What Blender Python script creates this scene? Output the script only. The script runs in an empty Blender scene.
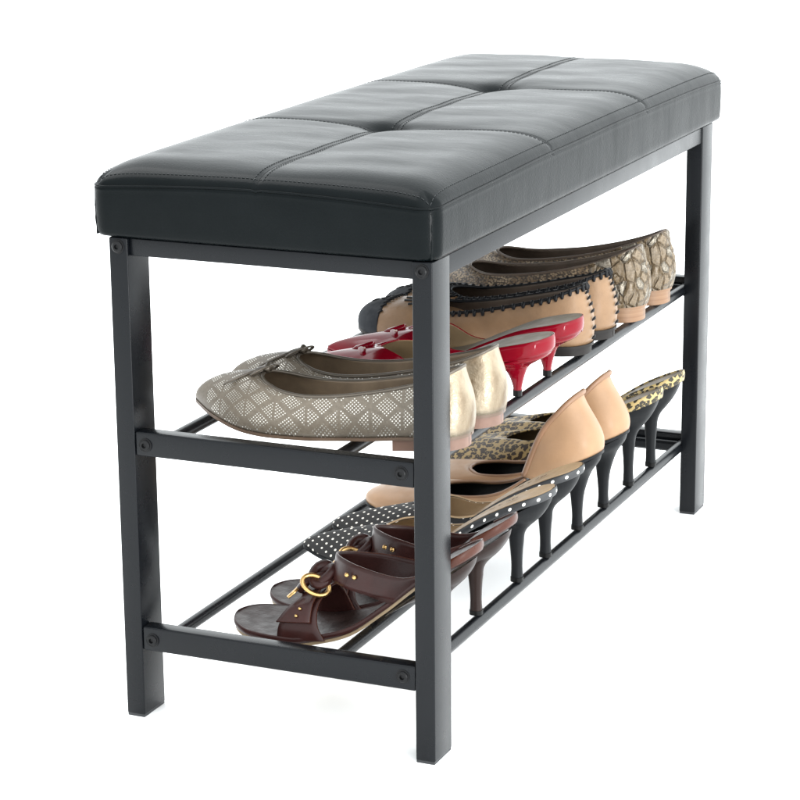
import bpy, bmesh, math, random
from mathutils import Vector, Matrix
random.seed(4)
C = bpy.context.scene.collection
V = Vector

# ------------------------------------------------------------------ materials
def lin(r, g, b):
    f = lambda c: (c/255/12.92) if c/255 <= .04045 else ((c/255+.055)/1.055)**2.4
    return (f(r), f(g), f(b), 1)

class NT:
    """small node-tree writer"""
    def __init__(s, name):
        s.m = bpy.data.materials.new(name); s.m.use_nodes = True
        s.t = s.m.node_tree; s.n = s.t.nodes; s.l = s.t.links
        s.p = s.n['Principled BSDF']
    def new(s, typ, **k):
        o = s.n.new(typ)
        for a, v in k.items(): setattr(o, a, v)
        return o
    def link(s, a, b): s.l.new(a, b); return s
    def coord(s, uv=False, scale=(1, 1, 1), rot=0):
        c = s.new('ShaderNodeTexCoord'); m = s.new('ShaderNodeMapping')
        m.inputs['Scale'].default_value = scale; m.inputs['Rotation'].default_value = (0, 0, rot)
        s.link(c.outputs['UV' if uv else 'Object'], m.inputs['Vector']); return m.outputs[0]
    def noise(s, scale, vec=None, detail=4, rough=.55):
        n = s.new('ShaderNodeTexNoise'); n.inputs['Scale'].default_value = scale
        n.inputs['Detail'].default_value = detail; n.inputs['Roughness'].default_value = rough
        if vec: s.link(vec, n.inputs['Vector'])
        return n.outputs['Fac']
    def voro(s, vec, scale=1, rnd=1, feature='F1', dist='EUCLIDEAN'):
        n = s.new('ShaderNodeTexVoronoi'); n.feature = feature
        if feature != 'DISTANCE_TO_EDGE': n.distance = dist
        n.inputs['Scale'].default_value = scale; n.inputs['Randomness'].default_value = rnd
        s.link(vec, n.inputs['Vector']); return n
    def ramp(s, fac, stops, interp='LINEAR'):
        r = s.new('ShaderNodeValToRGB'); e = r.color_ramp; e.interpolation = interp
        while len(e.elements) < len(stops): e.elements.new(.5)
        for i, (p, c) in enumerate(stops):
            e.elements[i].position = p
            e.elements[i].color = c if isinstance(c, tuple) else (c, c, c, 1)
        s.link(fac, r.inputs[0]); return r.outputs[0]
    def math(s, op, a, b=None, c=None):
        n = s.new('ShaderNodeMath', operation=op)
        for i, x in enumerate((a, b, c)):
            if x is None: continue
            if isinstance(x, (int, float)): n.inputs[i].default_value = x
            else: s.link(x, n.inputs[i])
        return n.outputs[0]
    def mix(s, fac, a, b):
        n = s.new('ShaderNodeMix', data_type='RGBA')
        for k, x in ((0, fac), (6, a), (7, b)):
            if isinstance(x, (int, float)): n.inputs[k].default_value = x
            elif isinstance(x, tuple): n.inputs[k].default_value = x
            else: s.link(x, n.inputs[k])
        return n.outputs[2]
    def bump(s, h, strength=.3, dist=.001, prev=None):
        b = s.new('ShaderNodeBump'); b.inputs['Strength'].default_value = strength; b.inputs['Distance'].default_value = dist
        s.link(h, b.inputs['Height'])
        if prev: s.link(prev, b.inputs['Normal'])
        s.link(b.outputs[0], s.p.inputs['Normal']); return b.outputs[0]
    def set(s, **k):
        for a, v in k.items():
            i = s.p.inputs[{'color': 'Base Color', 'rough': 'Roughness', 'metal': 'Metallic', 'spec': 'Specular IOR Level', 'coat': 'Coat Weight', 'coatr': 'Coat Roughness', 'ior': 'IOR', 'sheen': 'Sheen Weight'}[a]]
            if isinstance(v, (int, float, tuple)): i.default_value = v
            else: s.link(v, i)
        return s

SK = .54   # overall tone of the shoe leathers
def leather(name, col, rough=.45, grain=900, bump=.15, var=.12, spec=.5, coat=0, crease=.0):
    col = tuple(c*SK for c in col[:3])+(1,)
    t = NT(name); vec = t.coord()
    n = t.noise(38, vec, 5)
    d = tuple(c*(1-var*2.2) for c in col[:3])+(1,); u = tuple(min(1, c*(1+var)) for c in col[:3])+(1,)
    t.set(color=t.ramp(n, [(.3, d), (.7, u)]), spec=spec, coat=coat)
    t.set(rough=t.ramp(t.noise(70, vec, 4), [(.3, rough*.8), (.7, min(1, rough*1.2))]))
    g = t.voro(vec, grain, 1)
    b = t.bump(g.outputs['Distance'], bump, .0004)
    if crease: t.bump(t.noise(55, vec, 6, .6), crease, .003, b)
    return t.m

def flat(name, col, rough=.5, metal=0, spec=.5, coat=0, bump=0, scale=400):
    t = NT(name); vec = t.coord()
    t.set(color=col, metal=metal, spec=spec, coat=coat)
    t.set(rough=t.ramp(t.noise(90, vec, 4), [(.3, rough*.82), (.7, min(1, rough*1.18))]))
    if bump: t.bump(t.noise(scale, vec, 3), bump, .0004)
    return t.m

M = {}
# powder coated steel of the frame
t = NT('powder_coated_steel'); vec = t.coord()
t.set(color=t.ramp(t.noise(6, vec, 5), [(.3, (.0028, .0035, .0046, 1)), (.7, (.0042, .0049, .0062, 1))]), spec=.17)
t.set(rough=t.ramp(t.noise(30, vec, 5), [(.3, .25), (.7, .31)]))
t.bump(t.noise(700, vec, 3), .12, .0004)
M['steel'] = t.m
M['bolt'] = flat('black_bolt', (.005, .005, .0055, 1), .33, 0, .15)
M['foot'] = flat('black_plastic_foot', (.012, .013, .015, 1), .5)
# black faux leather of the cushion
t = NT('black_faux_leather'); vec = t.coord()
t.set(color=t.ramp(t.noise(14, vec, 6), [(.3, (.0018, .0029, .0033, 1)), (.7, (.0034, .0047, .0052, 1))]), spec=.040, coat=.05, coatr=.12)
v2 = t.coord(scale=(9, 34, 13)); v3 = t.coord(scale=(60, 60, 5))
t.set(rough=t.ramp(t.noise(1, v2, 7, .65), [(.28, .22), (.72, .36)]))
b = t.bump(t.voro(vec, 520, 1).outputs['Distance'], .17, .0005)
b = t.bump(t.noise(1, v2, 6, .6), .12, .0020, b)
t.bump(t.noise(1, v3, 4, .6), .06, .0008, b)
M['leatherette'] = t.m
M['thread'] = flat('black_thread', (.016, .018, .019, 1), .6, 0, .3)

M['seam'] = flat('black_seam', (.004, .0045, .005, 1), .7, 0, .15)
# shoes
M['taupe_in'] = leather('taupe_lining', (.36, .26, .17, 1), .6, 700, .1)
M['tan_in'] = leather('tan_lining', (.66, .46, .26, 1), .55, 700, .1, .08)
M['olive_in'] = leather('olive_tan_lining', (.17, .115, .052, 1), .55, 700, .1, .1)
M['dark_in'] = leather('dark_brown_lining', (.15, .105, .075, 1), .6, 500, .1)
M['black_in'] = leather('black_lining', (.006, .006, .006, 1), .55, 500, .1)
M['grey_in'] = leather('grey_insole', (.27, .23, .18, 1), .5, 600, .1)
M['black_suede'] = flat('dark_grey_suede', (.02, .022, .026, 1), .85, 0, .25, 0, .4, 900)
M['black_heel'] = flat('black_covered_heel', (.0050, .0056, .0066, 1), .45, 0, .14, 0, .1, 800)
M['black_sole'] = flat('black_sole', (.012, .010, .009, 1), .55, 0, .2)
M['tan_sole'] = leather('tan_leather_sole', (.25, .135, .07, 1), .5, 300, .1, .12)
M['pink_sole'] = leather('pinkish_brown_sole', (.30, .165, .115, 1), .55, 300, .1, .1)
M['taupe_sole'] = leather('taupe_brown_sole', (.20, .125, .08, 1), .5, 300, .1, .1)
M['nude'] = leather('nude_leather', (.56, .335, .185, 1), .42, 900, .08, .06, .3, 0, .12)
M['nude_rim'] = leather('nude_edge_leather', (.40, .215, .115, 1), .42, 900, .08, .08)
M['tan'] = leather('tan_leather', (.40, .24, .130, 1), .42, 900, .08, .08, .3, 0, .35)
M['oxblood'] = leather('oxblood_leather', (.052, .0160, .0135, 1), .36, 700, .12, .15, .2, .03)
M['oxblood_edge'] = leather('red_brown_edge', (.090, .026, .014, 1), .33, 500, .08, .15, .22)
M['footbed'] = leather('dark_footbed', (.040, .021, .018, 1), .45, 400, .15, .2, .25, 0, .4)
M['beige_sole'] = leather('beige_outsole', (.42, .30, .17, 1), .6, 300, .1, .1)
M['brown_heel'] = flat('brown_stacked_heel', (.015, .008, .0065, 1), .34, 0, .15)
M['red'] = flat('red_patent', (.15, .0018, .008, 1), .10, 0, .15, .03)
M['white_trim'] = flat('white_leather_trim', (.62, .50, .44, 1), .45)
M['gold'] = flat('gold_metal', (.50, .32, .13, 1), .30, 1)
M['stitch_black'] = flat('black_lacing', (.004, .004, .005, 1), .5, 0, .2)
M['print'] = flat('insole_print', (.07, .045, .02, 1), .6)
M['tip'] = flat('black_heel_tip', (.005, .005, .005, 1), .4, 0, .12)

def champagne():
    t = NT('champagne_metallic_leather'); vec = t.coord()
    t.set(color=t.ramp(t.noise(34, t.coord(scale=(1, 1, .45)), 5), [(.34, (.15, .11, .07, 1)), (.62, (.36, .305, .225, 1))]), metal=.75)
    t.set(rough=t.ramp(t.noise(50, vec, 4), [(.3, .25), (.7, .42)]))
    b = t.bump(t.noise(45, vec, 6, .6), .5, .004); t.bump(t.voro(vec, 900).outputs['Distance'], .1, .0004, b)
    return t.m
M['champagne'] = champagne()
M['pewter'] = flat('pewter_leather_trim', (.085, .070, .054, 1), .38, .35, .5, 0, .3, 300)

def studded():
    t = NT('taupe_leather_with_silver_studs'); pitch = .0026
    uv = t.coord(True, (1, 1, 1)); r = t.coord(True, (1/pitch,)*3, math.pi/4)
    dots = t.voro(r, 1, 0).outputs['Distance']
    dm = t.math('LESS_THAN', dots, .245)
    s = t.new('ShaderNodeSeparateXYZ'); t.link(uv, s.inputs[0])
    px, py = .0310, .0265
    fx = t.math('ABSOLUTE', t.math('SUBTRACT', t.math('FRACT', t.math('DIVIDE', s.outputs[0], px)), .5))
    fy = t.math('ABSOLUTE', t.math('SUBTRACT', t.math('FRACT', t.math('ADD', t.math('DIVIDE', s.outputs[1], py), .02)), .5))
    big = t.math('MULTIPLY', t.math('LESS_THAN', t.math('ADD', fx, fy), .43), t.math('GREATER_THAN', fx, .045))
    lo = t.math('LESS_THAN', t.math('ADD', t.math('SUBTRACT', .5, fx), t.math('SUBTRACT', .5, fy)), .36)
    mask = t.math('MULTIPLY', t.math('MAXIMUM', big, lo), dm)
    keep = t.math('GREATER_THAN', s.outputs[0], -10)
    cc = t.new('ShaderNodeTexCoord'); so = t.new('ShaderNodeSeparateXYZ'); t.link(cc.outputs['Object'], so.inputs[0])
    keep = t.math('GREATER_THAN', so.outputs[0], -.1215)
    mask = t.math('MULTIPLY', mask, keep)
    base = t.ramp(t.noise(300, t.coord(), 3), [(.3, (.100, .080, .058, 1)), (.7, (.138, .113, .084, 1))])
    t.set(color=t.mix(mask, base, (.60, .58, .53, 1)), metal=t.math('MULTIPLY', mask, .7))
    t.set(rough=t.math('SUBTRACT', .5, t.math('MULTIPLY', mask, .22)))
    t.bump(mask, .5, .0005)
    return t.m
M['studded'] = studded()

def polka():
    t = NT('black_fabric_with_white_dots')
    r = t.coord(True, (1/.0088,)*3, math.radians(38))
    d = t.voro(r, 1, .12).outputs['Distance']
    t.set(color=t.mix(t.math('LESS_THAN', d, .175), (.014, .013, .013, 1), (.80, .76, .68, 1)), rough=.7, spec=.3)
    t.bump(t.noise(1500, t.coord(), 2), .2, .0003)
    return t.m
M['polka'] = polka()
def edge_dots():
    t = NT('dotted_edge_binding')
    c = t.new('ShaderNodeTexCoord'); s = t.new('ShaderNodeSeparateXYZ'); t.link(c.outputs['UV'], s.inputs[0])
    a = t.math('SUBTRACT', t.math('FRACT', t.math('DIVIDE', s.outputs[0], .0132)), .5)
    a = t.math('MULTIPLY', a, .0132); b = s.outputs[1]
    d = t.math('SQRT', t.math('ADD', t.math('MULTIPLY', a, a), t.math('MULTIPLY', b, b)))
    t.set(color=t.mix(t.math('LESS_THAN', d, .0016), (.02, .021, .023, 1), (.85, .83, .78, 1)), rough=.5)
    return t.m
M['edge_dots'] = edge_dots()
def leopard(name, sc, base, dark):
    t = NT(name); uv = t.coord(True)
    w = t.new('ShaderNodeTexNoise'); w.inputs['Scale'].default_value = 170; t.link(uv, w.inputs['Vector'])
    mx = t.new('ShaderNodeMix', data_type='VECTOR'); mx.inputs[0].default_value = .5
    mm = t.new('ShaderNodeVectorMath', operation='MULTIPLY_ADD'); mm.inputs[1].default_value = (.006, .006, .006)
    t.link(w.outputs['Color'], mm.inputs[0]); t.link(uv, mm.inputs[2])
    d = t.voro(mm.outputs[0], sc, .85).outputs['Distance']
    ring = t.ramp(d, [(0, tuple(c*.62 for c in base[:3])+(1,)), (.14, tuple(c*.62 for c in base[:3])+(1,)), (.19, dark), (.49, dark), (.54, base), (1, base)])
    brk = t.math('GREATER_THAN', t.noise(260, uv, 2), .33)
    t.set(color=t.mix(brk, base, ring), rough=.5, spec=.4)
    t.bump(t.noise(1200, t.coord(), 2), .2, .0003)
    return t.m
M['leopard'] = leopard('leopard_print_fabric', 160, (.27, .19, .08, 1), (.022, .013, .007, 1))
M['leopard_edge'] = leopard('leopard_print_binding', 165, (.36, .27, .115, 1), (.022, .018, .010, 1))
def snake():
    t = NT('brown_snake_leather'); vec = t.coord()
    v = t.voro(t.coord(scale=(1, 1, 1.5)), 330, .8)
    n = t.noise(60, vec, 4)
    col = t.mix(t.ramp(n, [(.42, 0.), (.6, 1.)]), (.12, .078, .042, 1), (.27, .20, .125, 1))
    col = t.mix(t.ramp(v.outputs['Distance'], [(.35, 0.), (.62, 1.)]), col, (.035, .023, .014, 1))
    t.set(color=col, rough=.42); t.bump(v.outputs['Distance'], .5, -.0008)
    return t.m
M['snake'] = snake()
def snake_foil():
    t = NT('crinkled_bronze_and_silver_leather'); vec = t.coord()
    v = t.voro(t.coord(scale=(1, 1.3, .8)), 84, 1)
    s = t.new('ShaderNodeSeparateColor'); t.link(v.outputs['Color'], s.inputs[0])
    e = t.voro(t.coord(scale=(1, 1.3, .8)), 84, 1, 'DISTANCE_TO_EDGE').outputs['Distance']
    fine = t.voro(vec, 420, .7).outputs['Distance']
    sil = t.math('GREATER_THAN', s.outputs[0], .74)
    col = t.mix(sil, (.165, .12, .072, 1), (.27, .24, .195, 1))
    col = t.mix(t.ramp(e, [(.0, .8), (.035, 0.)]), col, (.05, .03, .018, 1))
    col = t.mix(t.ramp(fine, [(.35, 0.), (.7, .55)]), col, (.08, .055, .03, 1))
    t.set(color=col, metal=t.math('MULTIPLY', sil, .55), rough=.3)
    b = t.bump(t.ramp(e, [(0, 0.), (.14, 1.)]), .9, .003)
    b = t.bump(t.noise(130, vec, 4), .3, .002, b); t.bump(fine, .3, -.0006, b)
    return t.m
M['foil'] = snake_foil()
def stacked():
    t = NT('stacked_leather_heel'); vec = t.coord(scale=(1, 1, 260))
    s = t.noise(1, vec, 1)
    t.set(color=t.ramp(s, [(.42, (.17, .085, .04, 1)), (.58, (.22, .125, .065, 1))]), rough=.5); return t.m
M['stacked'] = stacked()

# ------------------------------------------------------------------ objects
def thing(name, label, cat, loc, group=None):
    o = bpy.data.objects.new(name, None); C.objects.link(o); o.location = loc
    o.empty_display_size = .02
    o['label'] = label; o['category'] = cat
    if group: o['group'] = group
    return o

def root_of(o):
    p = V((0, 0, 0))
    while o is not None: p += V(o.location); o = o.parent
    return p

def mesh_obj(name, verts, faces, mat, parent=None, smooth=True, uvs=None, solid=None, label=None, matidx=None):
    """verts in world coordinates; the parts are stored relative to their thing"""
    off = root_of(parent) if parent is not None else V((0, 0, 0))
    me = bpy.data.meshes.new(name)
    me.from_pydata([tuple(V(v)-off) for v in verts], [], faces)
    mats = mat if isinstance(mat, (list, tuple)) else [mat]
    for m in mats: me.materials.append(m)
    me.polygons.foreach_set('use_smooth', [smooth]*len(me.polygons))
    if matidx: me.polygons.foreach_set('material_index', matidx)
    if uvs:
        l = me.uv_layers.new(name='UVMap')
        for p in me.polygons:
            for li in p.loop_indices:
                l.data[li].uv = uvs[me.loops[li].vertex_index]
    me.update()
    o = bpy.data.objects.new(name, me); C.objects.link(o)
    if parent is not None: o.parent = parent
    if solid:
        md = o.modifiers.new('thickness', 'SOLIDIFY'); md.thickness = solid; md.offset = -1
        if len(mats) > 1: md.material_offset = 1; md.material_offset_rim = len(mats)-1
    if label: o['label'] = label
    return o

class MB:
    def __init__(s): s.v = []; s.f = []
    def add(s, vs, fs):
        n = len(s.v); s.v += [V(v) for v in vs]; s.f += [tuple(i+n for i in f) for f in fs]; return s
    def box(s, x0, x1, y0, y1, z0, z1, bev=.0015):
        bm = bmesh.new(); bmesh.ops.create_cube(bm, size=1)
        for v in bm.verts:
            v.co = V(((x0+x1)/2+v.co.x*(x1-x0), (y0+y1)/2+v.co.y*(y1-y0), (z0+z1)/2+v.co.z*(z1-z0)))
        if bev: bmesh.ops.bevel(bm, geom=list(bm.edges), offset=bev, segments=3, affect='EDGES', profile=.5)
        bm.verts.index_update()
        s.add([v.co.copy() for v in bm.verts], [[v.index for v in f.verts] for f in bm.faces]); bm.free(); return s
    def tube(s, pts, r, n=10, closed=False, caps=True, flatz=1.0):
        pts = [V(p) for p in pts]; N = len(pts); rings = []; up = V((0, 0, 1)); prev = None
        for i, p in enumerate(pts):
            a = pts[(i-1) % N] if (closed or i > 0) else p; b = pts[(i+1) % N] if (closed or i < N-1) else p
            t = (b-a); t = t.normalized() if t.length > 1e-9 else V((1, 0, 0))
            if prev is None:
                u = up if abs(t.z) < .9 else V((0, 1, 0)); nrm = (u - t*u.dot(t)).normalized()
            else:
                nrm = (prev - t*prev.dot(t)); nrm = nrm.normalized() if nrm.length > 1e-6 else prev
            prev = nrm; bi = t.cross(nrm); rr = r[i] if isinstance(r, (list, tuple)) else r
            rings.append([p + nrm*math.cos(2*math.pi*k/n)*rr*flatz + bi*math.sin(2*math.pi*k/n)*rr for k in range(n)])
        vs = [v for ring in rings for v in ring]; fs = []
        for i in range(N if closed else N-1):
            j = (i+1) % N
            for k in range(n): fs.append((i*n+k, i*n+(k+1) % n, j*n+(k+1) % n, j*n+k))
        if not closed and caps: fs += [tuple(range(n))[::-1], tuple((N-1)*n+k for k in range(n))]
        return s.add(vs, fs)
    def build(s, name, mat, parent=None, smooth=True, label=None, fix=True):
        o = mesh_obj(name, s.v, s.f, mat, parent, smooth, label=label)
        if fix:
            bm = bmesh.new(); bm.from_mesh(o.data); bmesh.ops.recalc_face_normals(bm, faces=bm.faces); bm.to_mesh(o.data); bm.free()
        return o

def smooth_angle(o, deg=35):
    me = o.data; bm = bmesh.new(); bm.from_mesh(me)
    for e in bm.edges:
        if len(e.link_faces) == 2 and e.calc_face_angle(0) > math.radians(deg): e.smooth = False
    bm.to_mesh(me); bm.free()

def catmull(P, m, closed=False):
    """P list of equal-length tuples -> dense list"""
    n = len(P); out = []; K = len(P[0])
    for i in range(n if closed else n-1):
        g = lambda j: P[j % n] if closed else P[min(max(j, 0), n-1)]
        a, b, c, d = g(i-1), g(i), g(i+1), g(i+2)
        for q in range(m):
            t = q/m
            out.append(tuple(.5*((2*b[k])+(-a[k]+c[k])*t+(2*a[k]-5*b[k]+4*c[k]-d[k])*t*t+(-a[k]+3*b[k]-3*c[k]+d[k])*t**3) for k in range(K)))
    if not closed: out.append(tuple(P[-1]))
    return out

def interp(pts, x):
    """smooth 1-D interpolation of (x, z) points (monotone hermite)"""
    if x <= pts[0][0]: return pts[0][1] + (x-pts[0][0])*(pts[1][1]-pts[0][1])/(pts[1][0]-pts[0][0])
    if x >= pts[-1][0]: return pts[-1][1] + (x-pts[-1][0])*(pts[-1][1]-pts[-2][1])/(pts[-1][0]-pts[-2][0])
    n = len(pts)
    d = [(pts[i+1][1]-pts[i][1])/(pts[i+1][0]-pts[i][0]) for i in range(n-1)]
    def m(i):
        if i == 0: return d[0]
        if i == n-1: return d[-1]
        return 0 if d[i-1]*d[i] <= 0 else 2*d[i-1]*d[i]/(d[i-1]+d[i])
    for i in range(n-1):
        if x <= pts[i+1][0]:
            h = pts[i+1][0]-pts[i][0]; t = (x-pts[i][0])/h
            return (2*t**3-3*t*t+1)*pts[i][1]+(t**3-2*t*t+t)*h*m(i)+(-2*t**3+3*t*t)*pts[i+1][1]+(t**3-t*t)*h*m(i+1)

# ------------------------------------------------------------------ shoe kit
W_FLAT = [(0, 0), (.012, .013), (.05, .0235), (.13, .0285), (.25, .0275), (.40, .0275), (.55, .033), (.68, .038), (.80, .0315), (.90, .0195), (.97, .0080), (1, 0)]
W_ROUND = [(0, 0), (.012, .013), (.05, .0235), (.13, .0285), (.25, .0275), (.40, .0275), (.55, .033), (.68, .0385), (.80, .0385), (.90, .0335), (.97, .0205), (1, 0)]
W_POINT = [(0, 0), (.012, .013), (.05, .0235), (.13, .0275), (.25, .0255), (.40, .0245), (.55, .030), (.68, .037), (.80, .0285), (.90, .0170), (.97, .0070), (1, 0)]

class Shoe:
    """a shoe whose toe points to -x: x = heel .. toe in world metres, y centre, z0 = top of the rods it stands on"""
    def __init__(s, heel, toe, yc, z0, W, zs, m=1, scale=1.0, bend=.005, yaw=0, sub=7, skew=0):
        s.h, s.t, s.yc, s.z0, s.m = heel, toe, yc, z0, m; s.zsp = zs; s.sub = sub; s.bend = bend; s.yaw = yaw
        s.N = len(W); s.W = W
        half = [(a, w*scale) for a, w in W]
        loop = half + [(a, -w) for a, w in half[-2:0:-1]]
        d = catmull([(a, w) for a, w in loop], sub, True)
        s.S = [(heel-(heel-toe)*a, w) for a, w in d]          # closed outline, index 0 = heel back
        s.n = len(s.S)
    def zs(s, x): return interp(s.zsp, x)
    def P(s, x, y, z):
        """shoe frame -> world (adds the inflare of the toe, yaw, place)"""
        a = max(0, min(1.2, (s.h-x)/(s.h-s.t)))
        y = y + s.m*s.bend*(a**2*1.6-.6*a)
        c, n = math.cos(s.yaw), math.sin(s.yaw); dx = x-s.h
        return V((s.h+dx*c-y*n, s.yc+dx*n+y*c, s.z0+z))
    def outn(s, i):
        a = V(s.S[(i-1) % s.n]); b = V(s.S[(i+1) % s.n]); t = (b-a).normalized()
        return V((t.y, -t.x)) * (1 if (V((t.y, -t.x)).dot(V(s.S[i])-V((s.h*.6+s.t*.4 if .1 < (s.h-s.S[i][0])/(s.h-s.t) < .9 else (s.h-.03 if (s.h-s.S[i][0])/(s.h-s.t) < .5 else s.t+.04), 0)))) > 0 else -1)
    def ribs(s, T, lo=0, hi=None):
        """T: per outline control (tx, ty, tz, h1, h2, k2, b); open strip when lo>0"""
        N = s.N
        half = T[lo:]; mir = [(a[0], -a[1])+tuple(a[2:]) for a in T[lo:-1]][::-1]
        if lo == 0:
            d = catmull(half + mir[:-1], s.sub, True); idx = list(range(s.n))
        else:
            d = catmull(half + mir, s.sub, False); idx = list(range(lo*s.sub, s.n-lo*s.sub+1))
        return [(i % s.n, r) for i, r in zip(idx, d)]
    def bez(s, i, r, t, off=0):
        x, y = s.S[i]; z = s.zs(x); n = s.outn(i)
        tx, ty, tz, h1, h2, k2, b = r
        p0 = V((x, y, z)); p3 = V((tx, ty, tz))
        p1 = V((x+n.x*b, y+n.y*b, z+h1))
        p2 = V((tx+(x-tx)*k2+n.x*b*.3, ty+(y-ty)*k2+n.y*b*.3, tz+h2))
        u = 1-t
        return p0*u**3+p1*3*u*u*t+p2*3*u*t*t+p3*t**3
    def upper(s, name, T, mats, parent, lo=0, J=14, solid=.0016, tmax=None, tmin=None, sel=None, off=0, uvk=1.0, label=None, jitter=0):
        R = s.ribs(T, lo); closed = lo == 0
        if sel: R = [q for q in R if sel(s.S[q[0]][0], s.S[q[0]][1])]; closed = False
        if sel and lo == 0:   # rotate so that the run is contiguous across the heel
            k = max(range(len(R)), key=lambda q: (R[q][0]-R[q-1][0]) % s.n)
            R = R[k:]+R[:k]
        vs = []; uv = []; fs = []; grid = []
        for i, r in R:
            a = tmin(i, r) if tmin else 0; b = tmax(i, r) if tmax else 1
            for j in range(J+1):
                p = s.bez(i, r, a+(b-a)*j/J); grid.append(p)
                uv.append((p.x*uvk, (abs(p.y)-(p.z-s.zs(p.x)))*-1*uvk))
        n = len(R); W = J+1
        nrm = []
        for q in range(n):
            for j in range(W):
                a = grid[((q-1) % n if closed else max(q-1, 0))*W+j]; b = grid[((q+1) % n if closed else min(q+1, n-1))*W+j]
                c = grid[q*W+max(j-1, 0)]; d = grid[q*W+min(j+1, J)]
                v = (b-a).cross(d-c); v = v.normalized() if v.length > 1e-12 else V((0, 0, 1))
                nrm.append(v)
        # outward sign from a side rib
        q = 0; o = s.outn(R[q][0]); sg = 1 if nrm[q*W+2].to_2d().dot(o) > 0 else -1
        rr = random.Random(7)
        for k, p in enumerate(grid):
            p = p+nrm[k]*sg*(off+(rr.uniform(-1, 1)*jitter if 0 < k % W < J else 0)); vs.append(s.P(*p))
        for q in range(n if closed else n-1):
            w = (q+1) % n
            for j in range(J):
                f = (q*W+j, w*W+j, w*W+j+1, q*W+j+1)
                fs.append(f if sg > 0 else f[::-1])
        # check the winding once
        f = fs[len(fs)//3]; a, b, c = vs[f[0]], vs[f[1]], vs[f[2]]
        k = f[0]; want = V(nrm[k]*sg)
        if (b-a).cross(c-b).dot(s.P(*(grid[k]+want))-s.P(*grid[k])) < 0: fs = [g[::-1] for g in fs]
        return mesh_obj(name, vs, fs, mats, parent, True, uvs=uv, solid=solid, label=label)
    def topcurve(s, T, lo=0, off=0, t=1):
        return [s.P(*s.bez(i, r, t)) for i, r in s.ribs(T, lo)]
    def slab(s, name, mat, parent, inset, ztop, zbot, sel=None, label=None, uvedge=False, grow=0, bev=True):
        """board following the sole: closed outline inset, from zs+zbot to zs+ztop"""
        n2 = s.n//2; rows = []
        for i in range(s.n):
            x, y = s.S[i]; n = s.outn(i); rows.append((x-n.x*inset, y-n.y*inset))
        if sel: 
            keep = [i for i in range(n2+1) if sel(rows[i][0])]
        else: keep = list(range(n2+1))
        vs = []; fs = []; uv = []; K = 6
        for lay, z in ((0, ztop), (1, zbot)):
            for i in keep:
                l = rows[i]; r = rows[(s.n-i) % s.n]
                for k in range(K+1):
                    u = k/K; x = l[0]*(1-u)+r[0]*u; y = l[1]*(1-u)+r[1]*u
                    dish = -.0012*math.sin(math.pi*u) if lay == 0 else 0
                    vs.append(s.P(x, y, s.zs(x)+z+dish)); uv.append((x, y))
        L = len(keep)*(K+1); W = K+1
        for q in range(len(keep)-1):
            for k in range(K):
                a = q*W+k; fs.append((a, a+W, a+W+1, a+1)); fs.append((L+a, L+a+1, L+a+W+1, L+a+W))
            for k in (0, K):
                a = q*W+k; fs.append((a, a+W, L+a+W, L+a))
        for q in (0, len(keep)-1):
            for k in range(K):
                a = q*W+k; fs.append((a, a+1, L+a+1, L+a))
        o = mesh_obj(name, vs, fs, mat, parent, True, uvs=uv, label=label)
        bm = bmesh.new(); bm.from_mesh(o.data); bmesh.ops.remove_doubles(bm, verts=bm.verts, dist=1e-6)
        bmesh.ops.recalc_face_normals(bm, faces=bm.faces); bm.to_mesh(o.data); bm.free(); smooth_angle(o, 40)
        return o
    def edge_band(s, name, mat, parent, z0, z1, sel=None, out=.0012, label=None, solid=.001):
        """a wrapped edge strip round the sole outline, uv = (arc length, height about its middle)"""
        ids = [i for i in range(s.n) if (not sel or sel(s.S[i][0]))]
        closed = not sel
        if sel:
            k = max(range(len(ids)), key=lambda q: (ids[q]-ids[q-1]) % s.n); ids = ids[k:]+ids[:k]
        vs = []; uv = []; fs = []; L = 0; prev = None; J = 4
        for i in ids:
            x, y = s.S[i]; n = s.outn(i)
            if prev is not None: L += math.hypot(x-prev[0], y-prev[1])
            prev = (x, y)
            for j in range(J+1):
                t = j/J; b = out+.0009*math.sin(math.pi*t)
                z = z0+(z1-z0)*t
                vs.append(s.P(x+n.x*b, y+n.y*b, s.zs(x)+z)); uv.append((L, z-(z0+z1)/2))
        W = J+1; n = len(ids)
        for q in range(n-1 if not closed else n):
            w = (q+1) % n
            for j in range(J): fs.append((q*W+j, w*W+j, w*W+j+1, q*W+j+1))
        c = s.P((s.h+s.t)/2, 0, s.zs((s.h+s.t)/2)); f = fs[2]
        nn = (vs[f[1]]-vs[f[0]]).cross(vs[f[2]]-vs[f[1]])
        if nn.dot(vs[f[0]]-s.P(s.S[ids[0]][0], 0, 0)) < 0: fs = [g[::-1] for g in fs]
        return mesh_obj(name, vs, fs, mat, parent, True, uvs=uv, solid=solid, label=label)
    def heel(s, name, mat, parent, secs, n=28, ex=2.4, label=None):
        """secs: (xf, zf, xb, zb, hw) tilted sections from seat to tip, D-shaped"""
        D = catmull(secs, 6); vs = []; fs = []
        for xf, zf, xb, zb, hw in D:
            for k in range(n):
                a = 2*math.pi*k/n; c, q = math.cos(a), math.sin(a)
                e = 2/ex; cx = math.copysign(abs(c)**e, c); sy = math.copysign(abs(q)**e, q)
                u = (cx+1)/2
                vs.append(s.P(xf+(xb-xf)*u, sy*hw, zf+(zb-zf)*u))
        for i in range(len(D)-1):
            for k in range(n): fs.append((i*n+k, i*n+(k+1) % n, (i+1)*n+(k+1) % n, (i+1)*n+k))
        fs += [tuple(range(n)), tuple((len(D)-1)*n+k for k in range(n))[::-1]]
        mb = MB(); mb.add(vs, fs); o = mb.build(name, mat, parent, label=label); smooth_angle(o, 50); return o
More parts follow.
